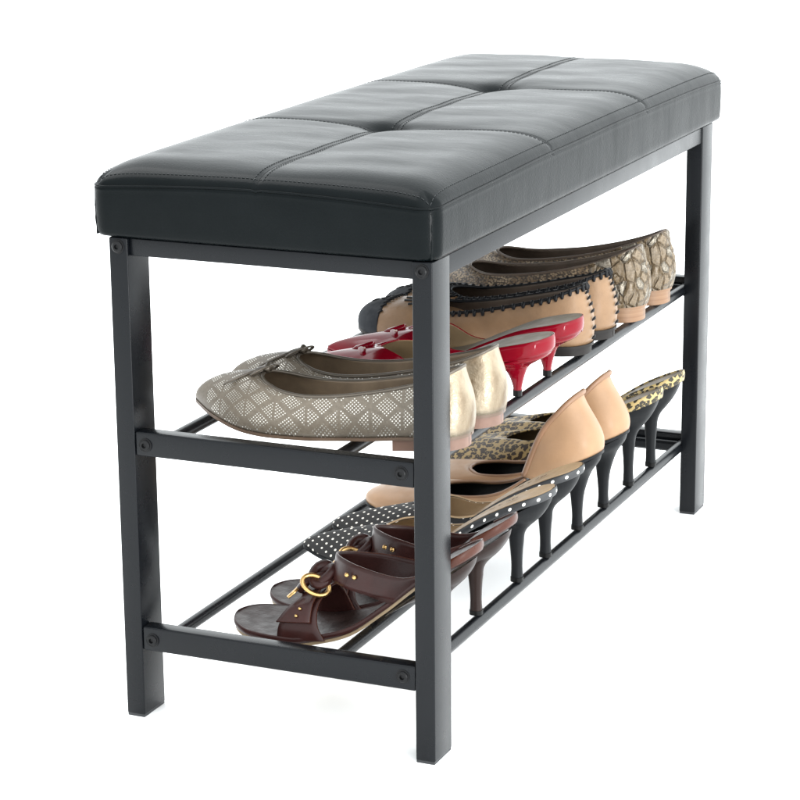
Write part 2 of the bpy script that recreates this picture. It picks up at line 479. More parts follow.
    def stiletto(s, mat, parent, xb, xf=.222, tip=.287, top=-.004, w=.0255, stem=.0068, tipmat=None):
        zf = s.zs(xf)+top; zb = s.zs(xb)+top
        z1 = lambda x, d: s.zs(x)+d
        H = zb
        secs = [(xf, zf, xb-.0005, zb, w),
                (xf+.020, z1(xf+.020, top-.003), xb-.0028, zb*.90, w*.84),
                (xf+.040, z1(xf+.040, top-.010), xb-.0105, zb*.76, w*.56),
                (tip-.0108, H*.68, tip+.0090, H*.58, w*.34),
                (tip-.0078, H*.48, tip+.0062, H*.42, w*.255),
                (tip-.0056, H*.22, tip+.0050, H*.20, w*.205),
                (tip-.0058, .0045, tip+.0056, .0045, w*.225)]
        h = s.heel('heel', mat, parent, secs)
        s.heel('heel_tip', tipmat or M['tip'], h, [(tip-.0062, .0048, tip+.0062, .0048, w*.245), (tip-.0062, .0005, tip+.0062, .0005, w*.245)])
        return h

def finish_curve_obj(mb, name, mat, parent, label=None): return mb.build(name, mat, parent, label=label)

def local_empty_children(): pass

# ------------------------------------------------------------------ the bench
L, H = .8168, .453
D0 = .31; LW, LD = .0185, .039
bench = thing('shoe_bench', 'long two-tier shoe bench with a tufted black leatherette seat and dark steel frame', 'bench', (.155, .41, 0))
def bolt(parent, x, z, y, r=.0052, normal=(0, -1, 0)):
    mb = MB(); rings = [(r*1.25, 0), (r*1.25, .0007), (r, .0009), (r, .0022), (r*.8, .0031), (r*.45, .0031), (r*.42, .0012), (0.0001, .0012)]
    n = 20; vs = []; fs = []
    for rr, h in rings:
        for k in range(n):
            a = 2*math.pi*k/n; q = 6 if rr < r*.44 and rr > .001 else 0
            vs.append((x+rr*math.cos(a), y-h, z+rr*math.sin(a)))
    for i in range(len(rings)-1):
        for k in range(n): fs.append((i*n+k, i*n+(k+1) % n, (i+1)*n+(k+1) % n, (i+1)*n+k))
    mb.add(vs, fs); o = mb.build('bolt', M['bolt'], parent); smooth_angle(o, 40); return o
legs = []
for (x, y) in ((0, 0), (D0-LW, 0), (0, L-LD), (D0-LW, L-LD)):
    lg = MB().box(x, x+LW, y, y+LD, .0022, H-.0005, .0013).build('leg', M['steel'], bench); smooth_angle(lg, 30)
    MB().box(x+.0004, x+LW-.0004, y+.0004, y+LD-.0004, 0, .0035, .0006).build('foot_cap', M['foot'], lg)
    legs.append(lg)
    if y == 0: bolt(lg, x+LW*.5, .4445 if x == 0 else .4445, y)
# top rails
for y0, y1 in ((.004, .026), (L-.026, L-.004)):
    r = MB().box(LW, D0-LW, y0, y1, .4362, H-.001, .001).build('top_rail', M['steel'], bench); smooth_angle(r, 30)
    if y0 < .1:
        pass
for x0, x1 in ((.0012, .0172), (D0-.0172, D0-.0012)):
    r = MB().box(x0, x1, LD+.0004, L-LD-.0004, .4345, H-.001, .001).build('top_rail', M['steel'], bench); smooth_angle(r, 30)

RODX = (.042, .206, .2875)
def shelf(zr, ztop, zbot):
    """zr: top of the rods; end rails bolted between the legs, a cross bar behind each, three round rods"""
    for e, (y0, y1) in enumerate(((.0012, .0165), (L-.0165, L-.0012))):
        r = MB().box(LW+.0002, D0-LW-.0002, y0, y1, zbot, ztop, .0016).build('end_rail', M['steel'], bench); smooth_angle(r, 30)
        if e == 0:
            bolt(r, .0288, (ztop+zbot)/2-.0005, y0); bolt(r, .2795, (ztop+zbot)/2+.001, y0)
    for y0, y1 in ((.0190, .0290), (L-.0290, L-.0190)):
        MB().box(RODX[0]-.004, D0-LW-.0005, y0, y1, zr-.0135, zr-.0015, .0035).build('cross_bar', M['steel'], bench)
    for x in RODX:
        o = MB().tube([(x, .0168, zr-.006), (x, L-.0168, zr-.006)], .006, 24).build('shelf_rod', M['steel'], bench); smooth_angle(o, 50)
ZL, ZU = .084, .270
shelf(ZL, .0895, .0665)
shelf(ZU, .2755, .2530)

# cushion ---------------------------------------------------------------
CX0, CX1, CY0, CY1 = -.0165, .3135, -.003, .8440
ZB, ZS = .4535, .5015
CX, CY = (CX0+CX1)/2, (CY0+CY1)/2; HX, HY = (CX1-CX0)/2, (CY1-CY0)/2; RC = .017
YS = [CY0+(CY1-CY0)*k/3 for k in (1, 2)]; XS = CX
def bnd(a, b):
    """point of the rounded rectangle for a point on the square boundary"""
    x, y = a*HX, b*HY
    ix, iy = HX-RC, HY-RC
    qx, qy = abs(x)-ix, abs(y)-iy
    if qx > 0 and qy > 0:
        # spread the corner over an arc
        t = (qy/RC) if abs(a) >= abs(b) - 1e-9 and abs(x) >= HX-1e-9 else 2-(qx/RC)
        ang = t/2*math.pi/2
        return (math.copysign(ix+RC*math.cos(ang), x), math.copysign(iy+RC*math.sin(ang), y))
    return (x, y)
def seam_z(x, y):   # height of the seam edge
    u = (y-CY0)/(CY1-CY0); v = (x-CX0)/(CX1-CX0)
    u = min(1, max(0, u)); v = min(1, max(0, v))
    return ZS-.0045 + .0058*math.sin(math.pi*u)**.7 + .0068*math.sin(math.pi*v) + .0003*math.sin(u*23+1)
def top_z(x, y, m):
    """m: 1 at the seam, 0 in the middle"""
    dx = HX-abs(x-CX); dy = HY-abs(y-CY)
    d = max(0, min(dx, dy))
    gx, gy = abs(x-CX)-(HX-RC), abs(y-CY)-(HY-RC)
    if gx > 0 and gy > 0 and d > 1e-7:      # rounded corner: the height starts at the arc
        q = max(0, RC-math.hypot(gx, gy))/d; dx *= q; dy *= q
    def roll(d):
        q = min(1, max(0, d)/.046); a = math.sqrt(max(0, 1-(1-q)**2)); return .80*a**.85+.20*(1-math.exp(-max(0, d)/.03))
    c = roll(dx)*roll(dy)
    z = seam_z(x, y)*(1-c)+.5215*c
    # puffs and seams
    g = lambda q, w: math.exp(-(q/w)**2)
    yy = min(abs(y-YS[0]), abs(y-YS[1])); xx = abs(x-XS)
    r = min(math.hypot(x-XS, y-YS[0]), math.hypot(x-XS, y-YS[1]))
    near = g(r, .075)
    inn = c**3*(1-math.exp(-(dx/.05)**2))
    z -= c*(.0006+.0020*near)*g(yy, .007+.006*near)
    z -= c*(.0006+.0020*near)*g(xx, .007+.006*near)
    z -= .0009*(g(yy, .0018)+g(xx, .0018))
    z -= .0140*g(r, .015)+.0034*g(r, .036)
    z -= inn*(.0010*g(yy, .035)+.0008*g(xx, .035))
    z += .0004*math.sin(x*61+y*17)*inn + .0003*math.sin(y*83-x*29)*inn
    return z
def cushion():
    NA, NB = 200, 420
    # side profile from the seam down, bottom included
    vs = []; fs = []; idx = {}
    def sp(k, n):  # denser near the ends
        t = k/n*2-1; return math.copysign(1-(1-abs(t))**1.6, t)
    # seam lines hit exactly by even counts
    for i in range(NA+1):
        a = sp(i, NA)
        for j in range(NB+1):
            b = sp(j, NB); m = max(abs(a), abs(b))
            if m < 1e-9: x = y = 0.0
            else:
                bx, by = bnd(a/m, b/m)
                w = m**6
                x = (a*HX)*(1-w)+bx*m*w; y = (b*HY)*(1-w)+by*m*w
            X, Y = CX+x, CY+y; idx[i, j] = len(vs); vs.append((X, Y, top_z(X, Y, m)))
    for i in range(NA):
        for j in range(NB): fs.append((idx[i, j], idx[i+1, j], idx[i+1, j+1], idx[i, j+1]))
    ring = [(i, 0) for i in range(NA)]+[(NA, j) for j in range(NB)]+[(i, NB) for i in range(NA, 0, -1)]+[(0, j) for j in range(NB, 0, -1)]
    prevr = [idx[r] for r in ring]; R = len(ring)
    K = 14
    for k in range(1, K+1):
        t = k/K; cur = []
        for q, r in enumerate(ring):
            x, y, z = vs[idx[r]]
            s_ = t
            bul = .0026*math.sin(math.pi*min(1, t*1.02))**.8 if t < 1 else 0
            # tiny welt groove just below the seam
            groove = -.0010 if k == 1 else (.0006 if k == 2 else 0)
            tt = (0, .018, .05, .09, .16, .24, .33, .42, .52, .62, .72, .82, .91, .965, 1)[k]
            nx = (x-CX)/HX; ny = (y-CY)/HY
            ox = math.copysign(1, nx) if abs(nx) > .985 else 0; oy = math.copysign(1, ny) if abs(ny) > .994 else 0
            gx = max(0, abs(x-CX)-(HX-RC)); gy = max(0, abs(y-CY)-(HY-RC))
            ox, oy = math.copysign(gx, nx), math.copysign(gy, ny)
            l = math.hypot(ox, oy) or 1
            b = bul*.55+groove; endr = -.0022 if k == K else (-.0006 if k == K-1 else 0)
            cur.append(len(vs)); vs.append((x+ox/l*(b+endr), y+oy/l*(b+endr), z+(ZB-z)*tt))
        for q in range(R): fs.append((prevr[q], cur[q], cur[(q+1) % R], prevr[(q+1) % R]))
        prevr = cur
    c = len(vs); vs.append((CX, CY, ZB))
    for q in range(R): fs.append((prevr[(q+1) % R], prevr[q], c))
    mb = MB(); mb.add(vs, fs)
    cu = mb.build('seat_cushion', M['leatherette'], bench)
    st = MB()
    def row(f, n, dash=.62, r=.00032):
        for k in range(n):
            a = f(k/n); b = f((k+dash)/n); d = [a, tuple((p+q)/2 for p, q in zip(a, b)), b]
            d[1] = (d[1][0], d[1][1], max(d[1][2], 0)+.0002)
            st.tube(d, r, 5)
    tz = lambda x, y, h=.0003: (x, y, top_z(x, y, 0)+h)
    for o in (-.0045, .0045):
        row(lambda t: tz(XS+o, CY0+.004+t*(CY1-CY0-.008)), 190)
    for y in YS:
        for o in (-.0035,): row(lambda t: tz(CX0+.004+t*(CX1-CX0-.008), y+o), 76)
    i = .0062
    row(lambda t: tz(CX0+i+t*(CX1-CX0-2*i), CY0+i), 78); row(lambda t: tz(CX0+i+t*(CX1-CX0-2*i), CY1-i), 78)
    row(lambda t: tz(CX0+i, CY0+i+t*(CY1-CY0-2*i)), 190); row(lambda t: tz(CX1-i, CY0+i+t*(CY1-CY0-2*i)), 190)
    sm = MB()
    sm.tube([tz(XS, CY0+.002+t/160*(CY1-CY0-.004), -.0001) for t in range(161)], .00055, 6)
    for y in YS: sm.tube([tz(CX0+.0005+t/80*(CX1-CX0-.001), y, -.0001) for t in range(81)], .00055, 6)
    sm.build('seam', M['seam'], cu)
    st.build('stitching', M['thread'], cu, fix=False)
    # seam welt round the top edge and down the corners
    wl = MB(); pts = []
    for q in range(0, R, 2):
        x, y, z = vs[idx[ring[q]]]; nx = (x-CX)/HX; ny = (y-CY)/HY
        gx = max(0, abs(x-CX)-(HX-RC)); gy = max(0, abs(y-CY)-(HY-RC))
        ox, oy = math.copysign(gx, nx), math.copysign(gy, ny)
        l = math.hypot(ox, oy) or 1
        pts.append((x+ox/l*.0002, y+oy/l*.0002, z-.0002))
    wl.tube(pts, .0011, 8, True)
    for sx, sy in ((1, -1), (1, 1), (-1, -1), (-1, 1)):
        for off in ((.0005, 0),):
            x = CX+sx*(HX-RC*.30); y = CY+sy*(HY-RC*.30)
            wl.tube([(x+sx*.0010*math.sin(t*3), y+sy*.0008*math.sin(t*2.4), seam_z(x, y)+(ZB+.001-seam_z(x, y))*t) for t in [k/12 for k in range(13)]], [.0009+.0003*math.sin(k*1.7) for k in range(13)], 8)
    wl.build('welt', M['leatherette'], cu)
    return cu
cushion()

# ------------------------------------------------------------------ shoes
def mk(o, x): return (o.h-x)/(o.h-o.t)
def T_flat(o, pts):
    """pts: (s along from the heel, half width, height, h1, h2, k2, b)"""
    return [(o.h-(o.h-o.t)*p[0],)+tuple(p[1:]) for p in pts]

def bow(sh, parent, mat, x, z, size=.013, tails=True):
    mb = MB()
    for sg, ln, fw in ((-1, .016, -.008), (1, .012, .002)):
        loop = []
        for k in range(17):
            a = 2*math.pi*k/16; u = (1-math.cos(a))/2
            loop.append(sh.P(x-.001+fw*u+.0042*math.sin(a), sg*ln*u, z+.0022+.0030*math.sin(a)-.20*ln*u))
        mb.tube(loop, .0019, 8, flatz=.55)
    for sg, ln, fw in ((-1, .020, .034), (1, .013, .026)):
        mb.tube([sh.P(x-.002-q*fw, sg*(.002+q*ln), z+.0030-q*.30*fw-q*q*.25*ln) for q in (0, .2, .4, .6, .8, 1)], [.0016, .0019, .0020, .0020, .0020, .0017], 8, flatz=.55)
    mb.tube([sh.P(x-.001, -.0045, z+.0005), sh.P(x-.001, 0, z+.0040), sh.P(x-.001, .0045, z+.0005)], .0032, 9)
    return mb.build('bow', mat, parent)

def silver_flat(yc, m, yaw, label):
    sh = Shoe(.3155, .0385, yc, ZU, W_FLAT, [(.04, .0185), (.07, .0110), (.11, .0055), (.16, .0045), (.22, .0085), (.27, .0150), (.32, .0180)], m, yaw=yaw)
    t = thing('ballet_flat', label, 'shoe', (.18, yc, ZU), 'pair of silver-studded taupe ballet flats on the top shelf')
    T = T_flat(sh, [
        (.028, 0, .0760, .030, -.014, 0, .0070), (.034, .009, .0750, .030, -.014, 0, .0060), (.065, .0175, .0710, .028, -.014, 0, .0055), (.14, .0235, .0630, .024, -.014, 0, .0050),
        (.26, .0270, .0540, .020, -.012, .0, .0050), (.41, .0290, .0455, .018, -.009, .0, .0050), (.535, .0300, .0420, .017, -.006, .05, .0050), (.625, .0275, .0430, .018, -.002, .15, .0050),
        (.685, .0215, .0465, .020, .0015, .30, .0045), (.722, .0135, .0495, .020, .0030, .42, .0040), (.735, .0065, .0508, .019, .0035, .46, .0040), (.739, 0, .0512, .019, .0035, .47, .0040)])
    T = [(a[0]+(.0015 if k > 5 else 0),)+a[1:3]+(a[3]*(.80 if k > 8 else 1),)+a[4:] for k, a in enumerate(T)]
    up = sh.upper('upper', T, [M['studded'], M['taupe_in'], M['pewter']], t)
    sh.upper('heel_counter', T, [M['champagne'], M['taupe_in'], M['champagne']], t, sel=lambda x, y: x > .286, off=.0009, solid=.0008)
    MB().tube(sh.topcurve(T), .0016, 8, True).build('topline_trim', M['pewter'], t)
    sh.slab('insole', M['taupe_in'], t, .0012, .0035, .0008)
    # plain toe tip
    def tm(i, r):
        a, b = 0, 1
        for _ in range(18):
            c = (a+b)/2
            if sh.bez(i, r, c).x < .0640: a = c
            else: b = c
        return a
    sh.slab('outsole', M['taupe_sole'], t, -.0006, .0, -.0030)
    sh.slab('heel', M['pink_sole'], t, .0016, -.0029, -.0130, sel=lambda x: x > .2515)
    bow(sh, t, M['pewter'], .1165, .0535)
    # back seam
    return t
silver_flat(.072, 1, math.radians(-1), 'nearest taupe ballet flat with silver studs and a bow, in front on the top shelf')
silver_flat(.150, -1, math.radians(-1), 'taupe ballet flat with silver studs standing behind its twin, next to the red shoes')

def tan_flat(yc, m, yaw, label):
    sh = Shoe(.3005, .0420, yc, ZU, W_ROUND, [(.04, .0120), (.07, .0085), (.11, .0065), (.16, .0065), (.22, .0090), (.27, .0130), (.30, .0140)], m, yaw=yaw, scale=1.0)
    t = thing('loafer', label, 'shoe', (.17, yc, ZU), 'pair of tan loafers with black whipstitching on the top shelf')
    T = T_flat(sh, [
        (.030, 0, .0725, .030, -.014, 0, .0060), (.036, .009, .0715, .030, -.014, 0, .0055), (.065, .0175, .0690, .028, -.014, 0, .0050), (.14, .0240, .0610, .024, -.014, 0, .0045),
        (.26, .0275, .0530, .020, -.012, .0, .0045), (.41, .0290, .0440, .016, -.009, .0, .0045), (.52, .0300, .0390, .015, -.005, .05, .0050), (.60, .0275, .0370, .017, -.002, .15, .0055),
        (.650, .0215, .0385, .022, .0010, .30, .0055), (.685, .0135, .0400, .026, .0020, .42, .0050), (.698, .0065, .0408, .027, .0025, .46, .0050), (.702, 0, .0410, .027, .0025, .47, .0050)])
    sh.upper('upper', T, [M['tan'], M['dark_in'], M['tan']], t)
    def tm(i, r):
        a, b = 0, 1
        x, y = sh.S[i]
        for _ in range(18):
            c = (a+b)/2; p = sh.bez(i, r, c)
            if p.x < .0820-.35*abs(p.y)*.3: a = c
            else: b = c
        return max(a, .02)
    cap = sh.upper('toe_cap', T, [M['black_suede'], M['black_suede']], t, lo=8, off=.0009, solid=.0009, tmax=tm)
    # stitched flower on the cap and whipstitching on its edge
    R = sh.ribs(T, 8); st = MB()
    for i, r in R[2:-2:3]:
        a = tm(i, r)
        if a > .05:
            p = [sh.P(*(sh.bez(i, r, max(0, a+d))+V((0, 0, .0016)))) for d in (-.035, .0, .045)]; st.tube(p, .0011, 6)
    st.build('whipstitch', M['stitch_black'], cap)
    fl = MB(); 
    mid = [q for q in R if sh.S[q[0]][0] == min(sh.S[z[0]][0] for z in R)][0]
    c = sh.bez(mid[0], mid[1], .52)
    for k in range(7):
        a = 2*math.pi*k/7; loop = []
        for q in range(9):
            b = 2*math.pi*q/8; rr = .0075+.0030*math.cos(b); w = .0022*math.sin(b)
            dx, dy = rr*math.cos(a)-w*math.sin(a), rr*math.sin(a)+w*math.cos(a)
            loop.append(sh.P(c.x+dx, c.y+dy, c.z+.0016+dx*.30-abs(dy)*.18))
        fl.tube(loop, .00045, 5)
    fl.build('flower_stitching', M['stitch_black'], cap)
    MB().tube(sh.topcurve(T), .0017, 8, True).build('topline_binding', M['stitch_black'], t)
    w = MB(); RR = sh.ribs(T, 0)
    L0 = 0; prev = None
    for i, r in RR:
        p = sh.bez(i, r, 1)
        if prev is None or (p-prev).length > .0064:
            prev = p
            q = [sh.bez(i, r, .88 if r[2] > .045 else .80), sh.bez(i, r, .94), sh.bez(i, r, 1)]
            n = sh.outn(i); o = V((n.x, n.y, .3))*.0013
            w.tube([sh.P(*(q[0]+o)), sh.P(*(q[1]+o*1.2)), sh.P(*(q[2]+V((0, 0, .0018))))], [.0013, .0022, .0018], 7)
    # vertical whipstitched back seam
    for s_ in (1,):
        i, r = RR[0]
        for k in range(7):
            tt = .07+k*.13
            p = sh.bez(i, r, tt); o = V((.0016, 0, .0))
            a = p+o+V((0, -.004, -.0012)); b = p+o+V((.0006, 0, 0)); c2 = p+o+V((0, .004, .0012))
            w.tube([sh.P(*a), sh.P(*b), sh.P(*c2)], [.0007, .0016, .0007], 6)
    w.build('whipstitch', M['stitch_black'], t)
    sh.slab('insole', M['dark_in'], t, .0012, .0035, .0008)
    sh.slab('outsole', M['black_sole'], t, -.0010, 0, -.0030)
    sh.slab('heel', M['black_sole'], t, .0012, -.0029, -.0105, sel=lambda x: x > .252)
    return t
tan_flat(.434, 1, math.radians(-1), 'tan loafer with black suede toe cap and whipstitching, right behind the red kitten heels')
tan_flat(.506, -1, math.radians(-1), 'tan loafer with black whipstitching in front of the snakeskin flats')

def snake_flat(yc, m, yaw, label):
    sh = Shoe(.3010, .0400, yc, ZU, W_FLAT, [(.04, .0130), (.07, .0090), (.11, .0065), (.16, .0065), (.22, .0110), (.27, .0165), (.30, .0180)], m, yaw=yaw)
    t = thing('ballet_flat', label, 'shoe', (.17, yc, ZU), 'pair of brown snakeskin flats on the top shelf')
    T = T_flat(sh, [
        (.028, 0, .0800, .030, -.014, 0, .0075), (.034, .010, .0790, .030, -.014, 0, .0065), (.065, .0185, .0755, .028, -.014, 0, .0060), (.14, .0240, .0670, .024, -.014, 0, .0055),
        (.26, .0275, .0570, .020, -.012, .0, .0050), (.41, .0290, .0480, .018, -.009, .0, .0050), (.56, .0300, .0425, .017, -.006, .05, .0050), (.66, .0275, .0410, .018, -.002, .15, .0050),
        (.72, .0215, .0430, .020, .0010, .30, .0045), (.755, .0135, .0450, .020, .0020, .42, .0040), (.768, .0065, .0458, .019, .0020, .46, .0040), (.772, 0, .0460, .019, .0020, .47, .0040)])
    sh.upper('upper', T, [M['snake'], M['dark_in'], M['snake']], t)
    sh.upper('heel_counter', T, [M['foil'], M['dark_in'], M['foil']], t, sel=lambda x, y: x > .250, off=.0022, solid=.0012, jitter=.0013)
    MB().tube(sh.topcurve(T), .0014, 8, True).build('topline_trim', M['dark_in'], t)
    sh.slab('insole', M['dark_in'], t, .0012, .0035, .0008)
    sh.slab('outsole', M['stacked'], t, -.0010, 0, -.0035)
    sh.slab('heel', M['stacked'], t, .0008, -.0034, -.0175, sel=lambda x: x > .2515)
    return t
snake_flat(.606, 1, math.radians(-1), 'brown snakeskin flat with a crinkled metallic heel, just behind the tan loafers')
snake_flat(.694, -1, math.radians(-1), 'farthest snakeskin flat, its metallic heel closest to the far right leg')

# mules ------------------------------------------------------------------
def T_mule(sh, xe, zt, xt, side):
    """open strip from outline control lo to the toe; side: (control index, tx, hw, z above sole) list"""
    pass

def mule(name, label, cat, group, yc, m, yaw, z0, heel, toe, W, zs, vamp, lo, up_mats, insole, outsole, heelfn, loc):
    sh = Shoe(heel, toe, yc, z0, W, zs, m, yaw=yaw)
    t = thing(name, label, cat, loc, group)
    T = [None]*lo + vamp
    sh.upper('vamp', T, up_mats, t, lo=lo)
    sh.slab('insole', insole, t, .0006, .0034, .0006)
    sh.slab('outsole', outsole, t, -.0004, 0, -.0034)
    return sh, t, T

def red_heel(yc, m, yaw, label):
    z = [(.05, .0080), (.10, .0040), (.15, .0045), (.19, .0125), (.23, .0300), (.27, .0470), (.32, .0590)]
    v = lambda x, d=.002: interp(z, x)+d
    vamp = [(.2140, .0262, v(.2140), .001, 0, 0, .001), (.1960, .0290, v(.196, .012), .006, -.004, 0, .004),
            (.1740, .0285, .0370, .012, -.004, .05, .004), (.1580, .0205, .0395, .011, -.006, .25, .003),
            (.1500, .0120, .0385, .009, -.008, .40, .003), (.1465, .0060, .0375, .008, -.009, .46, .003), (.1455, 0, .0370, .008, -.009, .47, .003)]
    sh, t, T = mule('kitten_heel', label, 'shoe', 'pair of red patent kitten heels on the top shelf', yc, m, yaw, ZU, .3215, .052, W_POINT, z, vamp, 5,
                    [M['red'], M['tan_in'], M['red']], M['grey_in'], M['red'], None, (.2, yc, ZU))
    sh.edge_band('seat_edge', M['red'], t, -.0120, .0032, sel=lambda x: x > .196, out=.0006)
    o = sh.heel('heel', M['red'], t, [(.225, sh.zs(.225)-.009, .3210, sh.zs(.3210)-.010, .0262), (.240, .0245, .3175, .0425, .0235), (.258, .0275, .3085, .0370, .0165), (.2725, .0262, .2985, .0305, .0088), (.2786, .0195, .2942, .0215, .0056), (.2825, .0100, .2913, .0100, .0044), (.2828, .0060, .2910, .0060, .0043)])
    sh.heel('heel_tip', M['tip'], o, [(.2826, .0062, .2912, .0062, .0045), (.2826, .0003, .2912, .0003, .0045)])
    # folded bow with a pale piped edge lying across the vamp
    zt = lambda x, y: .0400-(.1480-x)*.52-.30*abs(y)
    bm_ = MB(); wt = MB()
    for x0, ln, tw in ((.110, .026, .012), (.128, .022, -.010)):
        pts = [(x0+tw*u, u*ln) for u in [q/8-1 for q in range(17)]]
        bm_.tube([sh.P(x, y, zt(x, y)+.0030) for x, y in pts], [.0030+.0050*abs(math.sin(math.pi*(q/16)))**.5 for q in range(17)], 10, flatz=.30)
    bm_.tube([sh.P(.104, 0, zt(.104, 0)+.003), sh.P(.119, 0, zt(.119, 0)+.0062), sh.P(.136, 0, zt(.136, 0)+.003)], .0045, 10, flatz=.6)
    b = bm_.build('bow', M['red'], t)
    wt.tube([sh.P(x, -.010, zt(x, -.010)+.0062) for x in (.092, .104, .118, .132)], .0010, 6)
    wt.build('piping', M['white_trim'], b)
    return t
red_heel(.262, 1, math.radians(0), 'red patent kitten heel with tan lining, the nearer of the red pair')
red_heel(.343, -1, math.radians(0), 'red patent kitten heel beside the tan loafers, the farther of the red pair')

def text_on(sh, parent, s, x, y, size, rot, dz):
    cu = bpy.data.curves.new('insole_print', 'FONT'); cu.body = s; cu.size = size; cu.extrude = .0001; cu.align_x = 'CENTER'
    o = bpy.data.objects.new('tmp', cu); C.objects.link(o)
    dg = bpy.context.evaluated_depsgraph_get(); me = bpy.data.meshes.new_from_object(o.evaluated_get(dg))
    c, n = math.cos(rot), math.sin(rot)
    vs = []
    for v in me.vertices:
        px = x+v.co.x*c-v.co.y*n; py = y+v.co.x*n+v.co.y*c
        vs.append(sh.P(px, py, sh.zs(px)+dz+v.co.z))
    fs = [tuple(p.vertices) for p in me.polygons]
    bpy.data.objects.remove(o); bpy.data.curves.remove(cu)
    return mesh_obj('insole_print', vs, fs, M['print'], parent, False)

def polka_heel(yc, m, yaw, label):
    z = [(.055, .0075), (.09, .0040), (.15, .0045), (.19, .0180), (.222, .0400), (.26, .0660), (.30, .0870), (.324, .0960)]
    v = lambda x, d=.002: interp(z, x)+d
    vamp = [(.2230, .0240, v(.2230), .001, 0, 0, .001), (.2020, .0272, v(.202, .014), .007, -.004, 0, .004),
            (.1780, .0275, .0430, .014, -.004, .05, .004), (.1610, .0190, .0430, .012, -.004, .25, .0035),
            (.1540, .0110, .0415, .011, -.007, .40, .003), (.1505, .0055, .0405, .010, -.008, .46, .003), (.1495, 0, .0400, .010, -.008, .47, .003)]
    sh, t, T = mule('stiletto_mule', label, 'shoe', 'pair of polka-dot stiletto mules on the lower shelf', yc, m, yaw, ZL, .3240, .0555, W_POINT, z, vamp, 5,
                    [M['polka'], M['tan_in'], M['polka']], M['tan_in'], M['black_heel'], None, (.2, yc, ZL))
    MB().tube(sh.topcurve(T, 5), .0010, 7).build('topline_trim', M['tan_in'], t)
    sh.edge_band('dotted_edge', M['edge_dots'], t, -.0050, .0030, sel=lambda x: x > .2, out=.0010)
    sh.stiletto(M['black_heel'], t, .3225)
    ins = [c for c in t.children if c.name.startswith('insole')][0]
    text_on(sh, ins, 'N  L.  A04', .272, .001, .0068, math.radians(3), .0036)
    return t
polka_heel(.262, 1, math.radians(0), 'polka-dot stiletto mule right behind the brown sandals')
polka_heel(.341, -1, math.radians(0), 'polka-dot stiletto mule beside the nude high heels')

def leopard_heel(yc, m, yaw, label):
    z = [(.05, .0080), (.09, .0040), (.15, .0050), (.19, .0240), (.23, .0560), (.27, .0830), (.322, .1080)]
    v = lambda x, d=.002: interp(z, x)+d
    vamp = [(.2280, .0240, v(.2280), .001, 0, 0, .001), (.2080, .0272, v(.208, .016), .008, -.005, 0, .004),
            (.1820, .0285, .0470, .016, -.004, .05, .005), (.1620, .0195, .0440, .018, .001, .25, .0045),
            (.1500, .0115, .0410, .017, .001, .40, .004), (.1455, .0055, .0395, .013, .000, .46, .004), (.1440, 0, .0390, .012, .000, .47, .004)]
    sh, t, T = mule('stiletto_mule', label, 'shoe', 'pair of leopard-print stiletto mules on the lower shelf', yc, m, yaw, ZL, .3215, .0480, W_POINT, z, vamp, 5,
                    [M['leopard'], M['olive_in'], M['leopard']], M['olive_in'], M['black_heel'], None, (.2, yc, ZL))
    sh.edge_band('printed_edge', M['leopard_edge'], t, -.0060, .0055, sel=lambda x: x > .2, out=.0012)
    sh.stiletto(M['black_heel'], t, .3200)
    return t
leopard_heel(.602, 1, math.radians(0), 'leopard-print stiletto mule right behind the nude high heels')
leopard_heel(.680, -1, math.radians(0), 'farthest leopard-print stiletto mule, its heel closest to the far right leg')

